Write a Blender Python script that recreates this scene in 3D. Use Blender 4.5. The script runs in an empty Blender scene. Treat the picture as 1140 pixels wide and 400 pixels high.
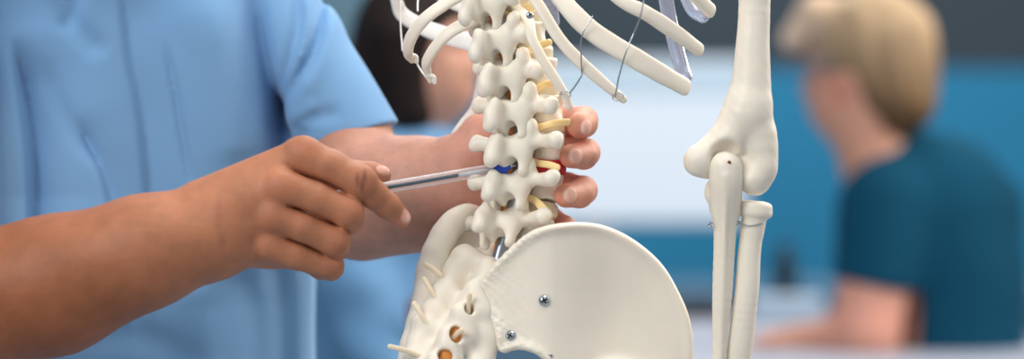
import bpy, math, random
import numpy as np
from mathutils import Matrix, Vector

random.seed(7)
rng = np.random.default_rng(7)
C = bpy.context.scene.collection
K = 0.0007            # metres per model unit (one unit is 0.7 mm)
D0 = 2692.0           # camera distance to the skeleton, in units
H = 1.15              # camera height, metres
FLOOR = -H / K

def U(px, py, w=0.0):
    s = 1 + w / D0
    return np.array([(px - 570) * s, w, (200 - py) * s], float)
def toworld(v):
    v = np.asarray(v, float) * K
    v = v.copy(); v[..., 2] += H
    return v

# ------------------------------------------------------------------ implicit surfaces
def smin(a, b, k):
    if k <= 0: return np.minimum(a, b)
    h = np.maximum(k - np.abs(a - b), 0) / k
    return np.minimum(a, b) - h * h * k * 0.25
def smax(a, b, k): return -smin(-a, -b, k)

class Rc:                                   # tapered capsule; flat squeezes along an axis
    def __init__(s, a, b, r1, r2):
        s.a = np.asarray(a, float); s.b = np.asarray(b, float); s.r1 = r1; s.r2 = r2
        m = max(r1, r2)
        s.lo = np.minimum(s.a, s.b) - m; s.hi = np.maximum(s.a, s.b) + m
    def __call__(s, X, Y, Z):
        ab = s.b - s.a; L = ab @ ab + 1e-9
        dx, dy, dz = X - s.a[0], Y - s.a[1], Z - s.a[2]
        t = np.clip((dx * ab[0] + dy * ab[1] + dz * ab[2]) / L, 0, 1)
        return np.sqrt((dx - t * ab[0])**2 + (dy - t * ab[1])**2 + (dz - t * ab[2])**2) - (s.r1 + (s.r2 - s.r1) * t)
class Ell:                                  # ellipsoid, R rows are its axes
    def __init__(s, c, r, R=None):
        s.c = np.asarray(c, float); s.r = np.asarray(r, float); s.R = np.eye(3) if R is None else np.asarray(R, float)
        e = np.sqrt(((s.R * s.r[:, None])**2).sum(0)); s.lo = s.c - e; s.hi = s.c + e
    def __call__(s, X, Y, Z):
        dx, dy, dz = X - s.c[0], Y - s.c[1], Z - s.c[2]
        q = [s.R[i, 0] * dx + s.R[i, 1] * dy + s.R[i, 2] * dz for i in range(3)]
        k0 = np.sqrt(sum((q[i] / s.r[i])**2 for i in range(3)))
        k1 = np.sqrt(sum((q[i] / s.r[i]**2)**2 for i in range(3))) + 1e-6
        return k0 * (k0 - 1) / k1
class Box:
    def __init__(s, c, h, rad=0, R=None):
        s.c = np.asarray(c, float); s.h = np.asarray(h, float); s.rad = rad; s.R = np.eye(3) if R is None else np.asarray(R, float)
        e = np.abs(s.R * s.h[:, None]).sum(0); s.lo = s.c - e; s.hi = s.c + e
    def __call__(s, X, Y, Z):
        dx, dy, dz = X - s.c[0], Y - s.c[1], Z - s.c[2]
        q = [np.abs(s.R[i, 0] * dx + s.R[i, 1] * dy + s.R[i, 2] * dz) - s.h[i] + s.rad for i in range(3)]
        out = np.sqrt(sum(np.maximum(v, 0)**2 for v in q))
        return out + np.minimum(np.maximum(np.maximum(q[0], q[1]), q[2]), 0) - s.rad
class Fn:
    def __init__(s, f, lo, hi): s.f = f; s.lo = np.asarray(lo, float); s.hi = np.asarray(hi, float)
    def __call__(s, X, Y, Z): return s.f(X, Y, Z)
def chain(pts, rads):
    return [Rc(pts[i], pts[i + 1], rads[i], rads[i + 1]) for i in range(len(pts) - 1)]

def schain(pts, rads, n=6):                 # the same along a smooth curve
    A = catmull(np.concatenate([np.asarray(pts, float), np.asarray(rads, float)[:, None]], 1), n)
    return [Rc(A[i, :3], A[i + 1, :3], A[i, 3], A[i + 1, 3]) for i in range(len(A) - 1)]

def axis(lo, hi, h, fine=None, hf=None):
    """Grid coordinates from lo to hi with step h, and step hf inside the interval(s) fine."""
    out = [lo]; fine = fine or []
    while out[-1] < hi:
        st = h; x = out[-1]
        for a, b in fine:
            if a <= x <= b: st = hf
            elif x < a: st = min(st, max(hf, (a - x) * 0.3 + hf))
            elif x > b: st = min(st, max(hf, (x - b) * 0.3 + hf))
        out.append(x + st)
    return np.array(out)

class Vol:
    def __init__(s, xs, ys, zs):
        s.xs, s.ys, s.zs = xs, ys, zs
        s.D = np.full((len(xs), len(ys), len(zs)), 300.0, np.float32)
    @classmethod
    def fit(cls, prims, h, pad=4):
        lo = np.min([p.lo for p in prims], 0) - pad * h; hi = np.max([p.hi for p in prims], 0) + pad * h
        return cls(*[np.arange(lo[i], hi[i] + h, h) for i in range(3)])
    def sub(s, lo, hi):
        sl = []
        for ax, a, b in zip((s.xs, s.ys, s.zs), lo, hi):
            i0 = max(0, np.searchsorted(ax, a) - 1); i1 = min(len(ax), np.searchsorted(ax, b) + 1)
            sl.append(slice(i0, max(i1, i0)))
        X = s.xs[sl[0]][:, None, None].astype(np.float32); Y = s.ys[sl[1]][None, :, None].astype(np.float32); Z = s.zs[sl[2]][None, None, :].astype(np.float32)
        return tuple(sl), X, Y, Z
    def add(s, p, k=0.0, m=None):
        if isinstance(p, (list, tuple)):
            for q in p: s.add(q, k, m)
            return s
        g = (k + 12) if m is None else m
        sl, X, Y, Z = s.sub(p.lo - g, p.hi + g)
        s.D[sl] = smin(s.D[sl], p(X, Y, Z).astype(np.float32), k); return s
    def cut(s, p, k=0.0):
        if isinstance(p, (list, tuple)):
            for q in p: s.cut(q, k)
            return s
        g = k + 8
        sl, X, Y, Z = s.sub(p.lo - g, p.hi + g)
        s.D[sl] = smax(s.D[sl], -p(X, Y, Z).astype(np.float32), k); return s
    def copy(s):
        v = Vol.__new__(Vol); v.xs, v.ys, v.zs, v.D = s.xs, s.ys, s.zs, s.D.copy(); return v
    def disp(s, f):
        X = s.xs[:, None, None].astype(np.float32); Y = s.ys[None, :, None].astype(np.float32); Z = s.zs[None, None, :].astype(np.float32)
        s.D = (s.D + f(X, Y, Z)).astype(np.float32); return s
    def mesh(s, smooth=2):
        return surfnet(s.xs, s.ys, s.zs, s.D, smooth)

def surfnet(xs, ys, zs, D, smooth=2):
    S = D < 0
    S[0] = S[-1] = False; S[:, 0] = S[:, -1] = False; S[:, :, 0] = S[:, :, -1] = False
    D = np.where(S, D, np.maximum(D, 1e-4))
    cnt = np.zeros(tuple(n - 1 for n in S.shape), np.uint8)
    off = [(i, j, k) for i in (0, 1) for j in (0, 1) for k in (0, 1)]
    nx, ny, nz = S.shape
    for i, j, k in off: cnt += S[i:nx - 1 + i, j:ny - 1 + j, k:nz - 1 + k]
    act = np.argwhere((cnt > 0) & (cnt < 8))
    idx = np.full(cnt.shape, -1, np.int64); idx[act[:, 0], act[:, 1], act[:, 2]] = np.arange(len(act))
    P = np.zeros((len(act), 3)); N = np.zeros(len(act))
    cor = {o: D[act[:, 0] + o[0], act[:, 1] + o[1], act[:, 2] + o[2]].astype(float) for o in off}
    pos = {o: np.stack([xs[act[:, 0] + o[0]], ys[act[:, 1] + o[1]], zs[act[:, 2] + o[2]]], 1) for o in off}
    for a in off:
        for ax in range(3):
            if a[ax] == 0:
                b = list(a); b[ax] = 1; b = tuple(b)
                m = (cor[a] < 0) != (cor[b] < 0)
                t = np.where(m, cor[a] / np.where(m, cor[a] - cor[b], 1), 0)
                P += np.where(m[:, None], pos[a] + (pos[b] - pos[a]) * t[:, None], 0); N += m
    P /= N[:, None]
    F = []
    for ax in range(3):
        o = [ax2 for ax2 in range(3) if ax2 != ax]
        A = np.moveaxis(S, ax, 0); I = np.moveaxis(idx, ax, 0)
        e = np.argwhere(A[:-1] != A[1:])
        e = e[(e[:, 1] > 0) & (e[:, 2] > 0) & (e[:, 1] < A.shape[1] - 1) & (e[:, 2] < A.shape[2] - 1)]
        i, j, k = e.T
        q = np.stack([I[i, j - 1, k - 1], I[i, j, k - 1], I[i, j, k], I[i, j - 1, k]], 1)
        neg = A[i, j, k]                       # inside before outside along the axis
        flip = ~neg if ax != 1 else neg
        q[flip] = q[flip][:, ::-1]
        F.append(q)
    F = np.concatenate(F)
    for _ in range(smooth):
        acc = np.zeros_like(P); n = np.zeros(len(P))
        for a, b in ((0, 1), (1, 2), (2, 3), (3, 0)):
            for d in range(3):
                acc[:, d] += np.bincount(F[:, a], P[F[:, b], d], len(P)) + np.bincount(F[:, b], P[F[:, a], d], len(P))
            n += np.bincount(F[:, a], minlength=len(P)) + np.bincount(F[:, b], minlength=len(P))
        P = P * 0.45 + 0.55 * acc / np.maximum(n, 1)[:, None]
    return P, F

# ------------------------------------------------------------------ objects
ORIG = {}
def thing(name, label, cat, loc=(0, 0, 0), group=None):
    o = bpy.data.objects.new(name, None); C.objects.link(o); o.empty_display_size = 0.05
    o.location = loc; o['label'] = label; o['category'] = cat; ORIG[o.name] = np.array(loc, float)
    if group: o['group'] = group
    return o
def tag(o, label, cat, group=None):
    o['label'] = label; o['category'] = cat
    if group: o['group'] = group
    return o
def mesh_data(name, v, f, mat, col=None, smooth=True):
    me = bpy.data.meshes.new(name)
    v = np.asarray(v, np.float32)
    if isinstance(f, np.ndarray):
        n = f.shape[1]
        me.vertices.add(len(v)); me.vertices.foreach_set('co', v.ravel())
        me.loops.add(f.size); me.loops.foreach_set('vertex_index', f.ravel().astype(np.int32))
        me.polygons.add(len(f)); me.polygons.foreach_set('loop_start', np.arange(0, f.size, n, dtype=np.int32))
        me.polygons.foreach_set('loop_total', np.full(len(f), n, np.int32))
        me.update(calc_edges=True)
    else:
        me.from_pydata([tuple(map(float, p)) for p in v], [], f)
    me.validate()
    if smooth: me.polygons.foreach_set('use_smooth', np.ones(len(me.polygons), bool))
    me.materials.append(mat)
    if col is not None:
        a = me.color_attributes.new('tone', 'FLOAT_COLOR', 'POINT')
        a.data.foreach_set('color', np.concatenate([np.clip(col, 0, 1), np.ones((len(col), 1))], 1).astype(np.float32).ravel())
    return me
def obj(name, vf, mat, parent=None, col=None, smooth=True, kind=None, origin=None):
    """vf in model units; linked as one mesh object, its origin at its parent's (or its own base)."""
    v, f = vf
    v = toworld(v)
    if parent is not None: o0 = ORIG[parent.name]
    elif origin is not None: o0 = np.array(origin, float)
    else:
        o0 = v.mean(0); o0[2] = v[:, 2].min()
    me = mesh_data(name, v - o0, f, mat, col, smooth)
    o = bpy.data.objects.new(name, me); C.objects.link(o)
    if parent is not None: o.parent = parent
    else: o.location = o0
    ORIG[o.name] = o0
    if kind: o['kind'] = kind
    return o
def join(*parts):
    V, F, n = [], [], 0
    for v, f in parts:
        V.append(np.asarray(v, float)); F += [tuple(int(i) + n for i in q) for q in f]; n += len(v)
    return np.concatenate(V), F
def bevel(o, w, seg=2):
    m = o.modifiers.new('soft', 'BEVEL'); m.width = w; m.segments = seg; m.limit_method = 'ANGLE'; return o
def box(x0, x1, y0, y1, z0, z1):
    v = [(x, y, z) for x in (x0, x1) for y in (y0, y1) for z in (z0, z1)]
    return np.array(v, float), [(0, 1, 3, 2), (4, 6, 7, 5), (0, 4, 5, 1), (2, 3, 7, 6), (0, 2, 6, 4), (1, 5, 7, 3)]
def wbox(c, h):                             # centre and half size in metres
    c = np.array(c, float) - (0, 0, H); h = np.array(h, float)
    return box(*np.array([c[0] - h[0], c[0] + h[0], c[1] - h[1], c[1] + h[1], c[2] - h[2], c[2] + h[2]]) / K)
def lathe(prof, n=28, R=None, c=(0, 0, 0)):
    """prof: (radius, height); closed solid of revolution about R's third column."""
    V, F = [], []
    for r, h in prof:
        for i in range(n):
            a = 2 * math.pi * i / n; V.append((r * math.cos(a), r * math.sin(a), h))
    m = len(prof)
    for j in range(m - 1):
        for i in range(n):
            F.append((j * n + i, j * n + (i + 1) % n, (j + 1) * n + (i + 1) % n, (j + 1) * n + i))
    F.append(tuple(range(n))[::-1]); F.append(tuple((m - 1) * n + i for i in range(n)))
    V = np.array(V)
    if R is not None: V = V @ np.asarray(R, float).T
    return V + np.asarray(c, float), F
def frame_to(d):
    d = np.asarray(d, float); d = d / np.linalg.norm(d)
    h = np.array([0, 0, 1.0]) if abs(d[2]) < 0.9 else np.array([1.0, 0, 0])
    a = np.cross(h, d); a /= np.linalg.norm(a); b = np.cross(d, a)
    return np.stack([a, b, d], 1)
def catmull(P, n):
    P = np.asarray(P, float); Q = np.concatenate([[2 * P[0] - P[1]], P, [2 * P[-1] - P[-2]]])
    out = []
    for i in range(len(P) - 1):
        for t in np.linspace(0, 1, n, endpoint=False):
            a, b, c, d = Q[i:i + 4]
            out.append(0.5 * (2 * b + (c - a) * t + (2 * a - 5 * b + 4 * c - d) * t * t + (3 * b - a - 3 * c + d) * t**3))
    out.append(P[-1]); return np.array(out)
def sweep(P, wid, thk, n=10, side=(0, -1, 0), m=16, power=2.4, wob=0.0, seed=0, bead=0):
    """Tube with an oval section: wid across, thk along the side direction, both full sizes, round ends."""
    P = np.asarray(P, float); k = len(P)
    wid = np.broadcast_to(np.asarray(wid, float), (k,)); thk = np.broadcast_to(np.asarray(thk, float), (k,))
    A = catmull(np.concatenate([P, wid[:, None], thk[:, None]], 1), n)
    pts, W, T = A[:, :3], A[:, 3] / 2, A[:, 4] / 2
    tan = np.gradient(pts, axis=0); tan /= np.linalg.norm(tan, axis=1)[:, None]
    R = np.random.default_rng(seed)
    if wob:
        u = np.arange(len(pts)); W = W * (1 + wob * np.sin(u * 0.31 + R.random() * 6) + wob * 0.6 * np.sin(u * 0.83 + R.random() * 6))
    if bead:
        u = np.arange(len(pts)); W = W * (0.72 + 0.5 * (u % 2)); T = T * (0.72 + 0.5 * (u % 2))
    rings = []
    e0 = min(W[0], T[0] * 1.5); e1 = min(W[-1], T[-1] * 1.5)
    for q in (0.05, 0.35, 0.7, 0.92): rings.append((pts[0] - tan[0] * e0 * math.sqrt(max(0, 1 - q * q)) , tan[0], W[0] * q, T[0] * q))
    for i in range(len(pts)): rings.append((pts[i], tan[i], W[i], T[i]))
    for q in (0.92, 0.7, 0.35, 0.05): rings.append((pts[-1] + tan[-1] * e1 * math.sqrt(1 - q * q), tan[-1], W[-1] * q, T[-1] * q))
    V, F = [], []
    side = np.asarray(side, float)
    for p, t, w, h in rings:
        nrm = side - t * (side @ t)
        if np.linalg.norm(nrm) < 0.05: nrm = np.array([1.0, 0, 0]) - t * t[0]
        nrm /= np.linalg.norm(nrm); bi = np.cross(t, nrm)
        for i in range(m):
            a = 2 * math.pi * i / m; c, s = math.cos(a), math.sin(a)
            V.append(p + bi * w * np.sign(c) * abs(c)**(2 / power) + nrm * h * np.sign(s) * abs(s)**(2 / power))
    L = len(rings)
    for j in range(L - 1):
        for i in range(m): F.append((j * m + i, j * m + (i + 1) % m, (j + 1) * m + (i + 1) % m, (j + 1) * m + i))
    F.append(tuple(range(m))[::-1]); F.append(tuple((L - 1) * m + i for i in range(m)))
    return np.array(V), F

# ------------------------------------------------------------------ materials
def lin(r, g, b): return tuple((c / 255 / 12.92 if c / 255 <= 0.04045 else ((c / 255 + 0.055) / 1.055)**2.4) for c in (r, g, b))
def mat(name, rgb, rough=0.5, var=0.06, vscale=12, bump=0.0, bscale=200, sss=0.0, sssr=(1, 0.5, 0.3), sscale=0.004, metal=0, trans=0, ior=1.45, tone=False, spec=0.5, alpha=1, emit=0, bump2=0, b2scale=30, coat=0, stretch=None, sheen=0, rim=0):
    m = bpy.data.materials.new(name); m.use_nodes = True
    N, L = m.node_tree.nodes, m.node_tree.links
    b = N['Principled BSDF']; base = lin(*rgb)
    b.inputs['Roughness'].default_value = rough; b.inputs['Metallic'].default_value = metal
    b.inputs['Transmission Weight'].default_value = trans; b.inputs['IOR'].default_value = ior
    b.inputs['Specular IOR Level'].default_value = spec; b.inputs['Alpha'].default_value = alpha
    b.inputs['Coat Weight'].default_value = coat
    if sss:
        b.inputs['Subsurface Weight'].default_value = sss; b.inputs['Subsurface Radius'].default_value = sssr; b.inputs['Subsurface Scale'].default_value = sscale
    tc = N.new('ShaderNodeTexCoord'); src = tc.outputs['Object']
    if stretch:
        mp = N.new('ShaderNodeMapping'); mp.inputs['Scale'].default_value = stretch; L.new(src, mp.inputs['Vector']); src = mp.outputs['Vector']
    n1 = N.new('ShaderNodeTexNoise'); n1.inputs['Scale'].default_value = vscale; n1.inputs['Detail'].default_value = 5; L.new(src, n1.inputs['Vector'])
    mr = N.new('ShaderNodeMapRange'); mr.inputs['From Min'].default_value = 0.25; mr.inputs['From Max'].default_value = 0.75
    mr.inputs['To Min'].default_value = 1 - var; mr.inputs['To Max'].default_value = 1 + var; L.new(n1.outputs['Fac'], mr.inputs['Value'])
    mx = N.new('ShaderNodeMix'); mx.data_type = 'RGBA'; mx.blend_type = 'MULTIPLY'; mx.inputs['Factor'].default_value = 1
    if tone:
        at = N.new('ShaderNodeAttribute'); at.attribute_name = 'tone'; L.new(at.outputs['Color'], mx.inputs['A'])
    else: mx.inputs['A'].default_value = (*base, 1)
    L.new(mr.outputs['Result'], mx.inputs['B']); L.new(mx.outputs['Result'], b.inputs['Base Color'])
    if emit:
        L.new(mx.outputs['Result'], b.inputs['Emission Color']); b.inputs['Emission Strength'].default_value = emit
    if sheen: b.inputs['Sheen Weight'].default_value = sheen; b.inputs['Sheen Roughness'].default_value = 0.4
    if rim:
        lw = N.new('ShaderNodeLayerWeight'); lw.inputs['Blend'].default_value = 0.4; ra = N.new('ShaderNodeMapRange'); ra.inputs['To Min'].default_value = alpha; ra.inputs['To Max'].default_value = rim
        L.new(lw.outputs['Facing'], ra.inputs['Value']); L.new(ra.outputs['Result'], b.inputs['Alpha'])
    prev = None
    for st, sc in ((bump, bscale), (bump2, b2scale)):
        if st:
            n2 = N.new('ShaderNodeTexNoise'); n2.inputs['Scale'].default_value = sc; n2.inputs['Detail'].default_value = 4; L.new(src, n2.inputs['Vector'])
            bp = N.new('ShaderNodeBump'); bp.inputs['Strength'].default_value = st; bp.inputs['Distance'].default_value = 0.001
            L.new(n2.outputs['Fac'], bp.inputs['Height'])
            if prev: L.new(prev, bp.inputs['Normal'])
            prev = bp.outputs['Normal']
    if prev: L.new(prev, b.inputs['Normal'])
    return m

BONE = mat('ivory_plastic_bone', (243, 234, 219), 0.42, 0.035, 30, bump=0.10, bscale=420, bump2=0.25, b2scale=70, sss=0.5, sssr=(1, 0.7, 0.45), sscale=0.004)
BONE2 = mat('ivory_plastic_bone_smooth', (243, 234, 219), 0.38, 0.03, 25, bump=0.05, bscale=300, sss=0.3, sssr=(1, 0.7, 0.45), sscale=0.004)
CART = mat('clear_lilac_cartilage', (222, 226, 244), 0.18, 0.02, 20, trans=0.75, ior=1.25, bump=0.25, bscale=90)
WCART = mat('milky_cartilage', (250, 246, 240), 0.3, 0.02, 20, trans=0.2, ior=1.2)
AMBER = mat('amber_nerve', (248, 220, 160), 0.35, 0.05, 60, sss=0.4, sssr=(1, 0.6, 0.2), sscale=0.004)
CORD = mat('orange_cord', (226, 150, 76), 0.45, 0.08, 60)
PEG = mat('cream_nerve_peg', (248, 230, 202), 0.4, 0.04, 60, sss=0.3, sscale=0.003)
DISC = mat('pale_disc', (236, 222, 192), 0.4, 0.05, 60, sss=0.4, sssr=(1, 0.6, 0.3), sscale=0.004)
REDDISC = mat('red_disc', (205, 36, 52), 0.35, 0.06, 60, sss=0.2, sscale=0.002)
STEEL = mat('bright_steel', (190, 196, 202), 0.22, 0.03, 40, metal=1)
RODM = mat('grey_steel_rod', (150, 160, 172), 0.3, 0.05, 40, metal=0.9)
DARKM = mat('dark_recess', (38, 40, 44), 0.6)
SKIN = mat('skin', (200, 150, 120), 0.46, 0.13, 75, bump=0.4, bscale=900, bump2=0.3, b2scale=240, sss=0.15, sssr=(1, 0.35, 0.2), sscale=0.006, tone=True, spec=0.4)
BGSKIN = mat('skin_far', (205, 155, 130), 0.5, 0.05, 20, tone=True, sss=0.1, sscale=0.01)
SCRUB = mat('light_blue_scrub_cotton', (124, 171, 224), 0.9, 0.04, 9, bump=0.2, bscale=1400, bump2=0.1, b2scale=40, spec=0.15, tone=True, sheen=0.2)
TEALSCRUB = mat('petrol_teal_scrub_cotton', (15, 68, 92), 0.9, 0.06, 9, spec=0.1)
MIDSCRUB = mat('blue_scrub_cotton', (112, 156, 196), 0.9, 0.08, 9, spec=0.1)
BLONDE = mat('blonde_hair', (186, 158, 122), 0.6, 0.28, 26, stretch=(1, 1, 0.25), spec=0.2, tone=True)
DARKHAIR = mat('dark_brown_hair', (36, 26, 24), 0.6, 0.2, 40, spec=0.2)
TROUSER = mat('navy_trousers', (60, 90, 130), 0.9)
SHOE = mat('white_shoe', (225, 225, 225), 0.6)

# ------------------------------------------------------------------ camera and light
cam = bpy.data.cameras.new('camera'); co = bpy.data.objects.new('camera', cam); C.objects.link(co)
co.location = (0, -D0 * K, H); co.rotation_euler = (math.pi / 2, 0, 0)
cam.sensor_width = 36; cam.lens = 85; cam.clip_start = 0.05; cam.clip_end = 60
cam.dof.use_dof = True; cam.dof.focus_distance = D0 * K - 0.01; cam.dof.aperture_fstop = 2.0
bpy.context.scene.camera = co
vs = bpy.context.scene.view_settings; vs.view_transform = 'Standard'; vs.look = 'None'; vs.exposure = 0; vs.gamma = 1
wd = bpy.data.worlds.new('room_light'); bpy.context.scene.world = wd; wd.use_nodes = True
wd.node_tree.nodes['Background'].inputs['Color'].default_value = (0.96, 0.975, 1.0, 1); wd.node_tree.nodes['Background'].inputs['Strength'].default_value = 0.50
def area(name, loc, target, size, power, col=(1, 1, 1)):
    l = bpy.data.lights.new(name, 'AREA'); l.shape = 'RECTANGLE'; l.size, l.size_y = size; l.energy = power; l.color = col
    o = bpy.data.objects.new(name, l); C.objects.link(o); o.location = loc
    o.rotation_euler = (Vector(target) - Vector(loc)).to_track_quat('-Z', 'Y').to_euler(); return o
area('window_light', (-1.15, -1.35, 2.05), (0.08, 0, 1.15), (0.9, 0.9), 22, (1.0, 0.985, 0.96))
area('ceiling_light', (0.35, 0.1, 2.7), (0.1, 0.05, 1.1), (1.4, 0.9), 24, (1.0, 0.98, 0.95))
area('right_window_light', (1.7, 1.1, 2.3), (-0.1, 0.1, 1.15), (1.3, 1.2), 40, (1.0, 0.92, 0.82))
area('back_room_light', (0.3, 3.0, 3.0), (0.5, 3.2, 0.9), (2.5, 1.5), 60, (1.0, 0.98, 0.96))

# ------------------------------------------------------------------ the teaching skeleton
SK = thing('anatomical_skeleton', 'ivory plastic teaching skeleton with spine, pelvis, ribs and hanging arm bones on a steel rod', 'skeleton', (0, 0, 0))
YAW = math.radians(40)
RT = np.array([math.cos(YAW), -math.sin(YAW), 0]); AN = np.array([math.sin(YAW), math.cos(YAW), 0]); UP = np.array([0, 0, 1.0])

def vertebra(h=0.85, long_tp=1.0, seed=0):
    """Local axes: x to the right side, y to the front, z up; origin in the canal."""
    def body(X, Y, Z):
        wa = 1 - 0.09 * (1 - np.clip(Z / 15, -1, 1)**2)
        q = np.sqrt((X / (32 * wa))**2 + ((Y - 34) / (24 * wa))**2)
        dr = (q - 1) * 26 + 3; dz = np.abs(Z) - 15 + 3
        return np.sqrt(np.maximum(dr, 0)**2 + np.maximum(dz, 0)**2) + np.minimum(np.maximum(dr, dz), 0) - 3
    pr = [Fn(body, (-33, 9, -15), (33, 59, 15))]
    v = Vol(np.arange(-72, 73, h), np.arange(-72, 64, h), np.arange(-42, 32, h))
    v.add(pr)
    v.cut(Ell((0, 6, 0), (12, 10, 30)), 3)
    R = np.array([[1, 0, 0], [0, 0.96, -0.28], [0, 0.28, 0.96]])
    for s in (-1, 1):
        v.add(Rc((s * 16, 13, 6), (s * 19, -5, 5), 7.5, 7), 5)
        v.add([Rc((s * 18, -7, 3), (s * 6, -20, -4), 9, 10), Rc((s * 15, -12, -9), (s * 5, -21, -14), 9, 9), Ell((s * 12, -16, -6), (12, 8.5, 17))], 7)
        v.add(Rc((s * 16, -13, -8), (s * 16, -17, -29), 8.5, 7.2), 5)          # lower joint process
        v.add(Rc((s * 21, -6, 4), (s * 22, -11, 19), 9, 8), 5)            # upper joint process
        v.add(Ell((s * 24, -14, 15), (5, 5, 7)), 4)
        v.add([Rc((s * 21, -3, 2), (s * 44 * long_tp, -6, 1), 6.5, 6), Rc((s * 44 * long_tp, -6, 1), (s * 57 * long_tp, -9, 2), 6.5, 9.6)], 6)
    v.add(Box((0, -34, -10), (5.5, 19, 14.5), 5, R), 8)
    v.add([Rc((0, -45, -3), (0, -51, -21), 7, 8.5)], 7)
    for s in (-1, 1): v.cut(Ell((s * 9, -20, -29), (5.8, 18, 13.5)), 4)
    v.cut(Ell((0, -2, 0), (11.5, 9, 40)), 3)
    q = np.random.default_rng(seed).normal(0, 1, (6, 4))
    v.disp(lambda X, Y, Z: 0.35 * sum(np.sin(X * .16 * (1 + .3 * a[0]) + Y * .17 * (1 + .3 * a[1]) + Z * .2 + a[2] * 6) for a in q[:4]))
    v.disp(lambda X, Y, Z: 0.0 * X)
    return v.mesh(2)

vert_spots = [  # px, py, w of the canal; pitch (front down), roll, scale
    (553, -44, 0, -6, 4, .93), (550, -3, -2, -6, 6, .95), (562, 38, -2, -5, 6, .96), (572, 79, 0, -2, 4, .98),
    (579, 120, 0, 2, 1, 1.0), (580, 161, 0, 5, -2, 1.0), (577, 204, 2, 9, -3, 1.0), (567, 249, 6, 20, -5, 1.0)]
vm = {}
def vert_mesh(key):
    if key not in vm:
        v, f = vertebra(long_tp=key, seed=int(key * 10)); vm[key] = mesh_data('vertebra', v * K, f, BONE)
    return vm[key]
VM = []
for i, (px, py, w, pit, rol, sc) in enumerate(vert_spots):
    o = bpy.data.objects.new('vertebra', vert_mesh([.6, .62, .62, .74, .9, 1.0, .96, .95][i])); C.objects.link(o); o.parent = SK
    R = Matrix(np.stack([RT, AN, UP * (1.06 if i < 6 else 1.0)], 1).tolist())
    R = R @ Matrix.Rotation(math.radians(-pit), 3, 'X') @ Matrix.Rotation(math.radians(rol), 3, 'Y')
    M = R.to_4x4() @ Matrix.Scale(sc, 4)
    M.translation = Vector(toworld(U(px, py, w))); o.matrix_local = M; ORIG[o.name] = np.zeros(3)
    VM.append((np.array(R), U(px, py, w), sc))
def vl(i, r, a, u):                          # a point in vertebra i's own axes
    R, c, s = VM[i]; return c + s * (R @ np.array([r, a, u], float))
dv, df = Vol(np.arange(-38, 39, 1.3), np.arange(-32, 33, 1.3), np.arange(-14, 15, 1.3)).add(
    Fn(lambda X, Y, Z: np.sqrt(np.maximum((np.sqrt((X / 31)**2 + (Y / 23)**2) - 1) * 25 + 4, 0)**2 + np.maximum(np.abs(Z) - 8 + 4, 0)**2) + np.minimum(np.maximum((np.sqrt((X / 31)**2 + (Y / 23)**2) - 1) * 25 + 4, np.abs(Z) - 4), 0) - 4, (-32, -24, -9), (32, 24, 9))).mesh(1)
dm = mesh_data('intervertebral_disc', dv * K, df, DISC); dmr = mesh_data('intervertebral_disc', dv * K, df, REDDISC)
for i in range(len(VM) - 1):
    a = (vl(i, 0, 34, -13) + vl(i + 1, 0, 34, 13)) / 2
    o = bpy.data.objects.new('intervertebral_disc', dmr if i == 5 else dm); C.objects.link(o); o.parent = SK
    if i == 5: o['label'] = 'red bulging disc'
    M = Matrix((VM[i][0] * .5 + VM[i + 1][0] * .5).tolist()).to_4x4(); M.translation = Vector(toworld(a + (RT * 1.5 if i == 5 else 0))); o.matrix_local = M @ Matrix.Scale(1.05 if i == 5 else 1, 4)
cpts = [vl(i, 5, -6, 0) for i in range(len(VM))]
obj('steel_rod', sweep([cpts[0] + UP * 60] + cpts + [U(556, 285, -4), U(545, 330, -12), U(540, 420, -16), U(540, 620, -16), np.array([-30, -16, FLOOR + 20])], 15, 15, m=18, n=8, power=2), RODM, SK)
obj('spinal_cord', sweep([vl(i, -5, -3, 0) + UP * (40 if i == 0 else 0) for i in range(len(VM))] + [U(556, 282, -2)], 14, 13, m=14, n=8, power=2), CORD, SK)
obj('stand_base', lathe([(1, 0), (330, 0), (330, 18), (310, 28), (60, 40), (30, 60), (12, 90), (12, 140)], 40, c=(-30, -16, FLOOR)), RODM, SK)
# nerve roots leaving between the vertebrae on the near side
for i, tgt, wd_ in ((0, U(590, -8, -14), 9), (1, U(592, 7, -14), 10), (2, U(612, 47, -16), 8), (3, U(617, 92, -14), 8), (4, U(633, 136, -16), 8), (5, U(621, 187, -28), 8), (6, U(612, 242, -26), 10)):
    a = vl(i, 10, 2, -16); b = vl(i, 21, 6, -20)
    obj('nerve_root', sweep([a, b, b * .45 + tgt * .55 + np.array([0, -3, 1]), tgt], [8, 8, wd_, wd_], [7, 6, 5, 4], n=6), AMBER, SK)
# ---------------- ribs
ribs = [
    ([(574, 8, -12), (588, 22, -30), (592, 42, -42), (604, 66, -46), (618, 88, -46), (628, 104, -44), (634, 119, -40)], [12, 12, 11.5, 11.5, 11, 9.5, 7], 7),
    ([(560, -34, -10), (582, -18, -34), (600, 6, -52), (622, 42, -60), (648, 71, -62), (674, 94, -58), (694, 111, -52)], [13, 13, 13, 14, 14, 13, 8], 7),
    ([(560, -78, -10), (590, -50, -45), (629, 4, -66), (661, 36, -70), (704, 63, -66), (736, 82, -52), (763, 97, -36)], [16, 18, 21, 24, 24, 23, 21], 9),
    ([(640, -55, -60), (687, -4, -78), (720, 15, -74), (752, 36, -58), (778, 55, -38)], [15, 16, 17, 18, 16], 9),
    ([(700, -60, -80), (748, -24, -70), (770, -8, -52), (791, 12, -32)], [15, 16, 17, 17], 9)]
for j, (pts, wds, th) in enumerate(ribs):
    obj('rib', sweep([U(*p) for p in pts], wds, th, n=9, wob=.025, seed=j, side=(0.25, -1, 0.35), power=2.6), BONE2, SK)
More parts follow.
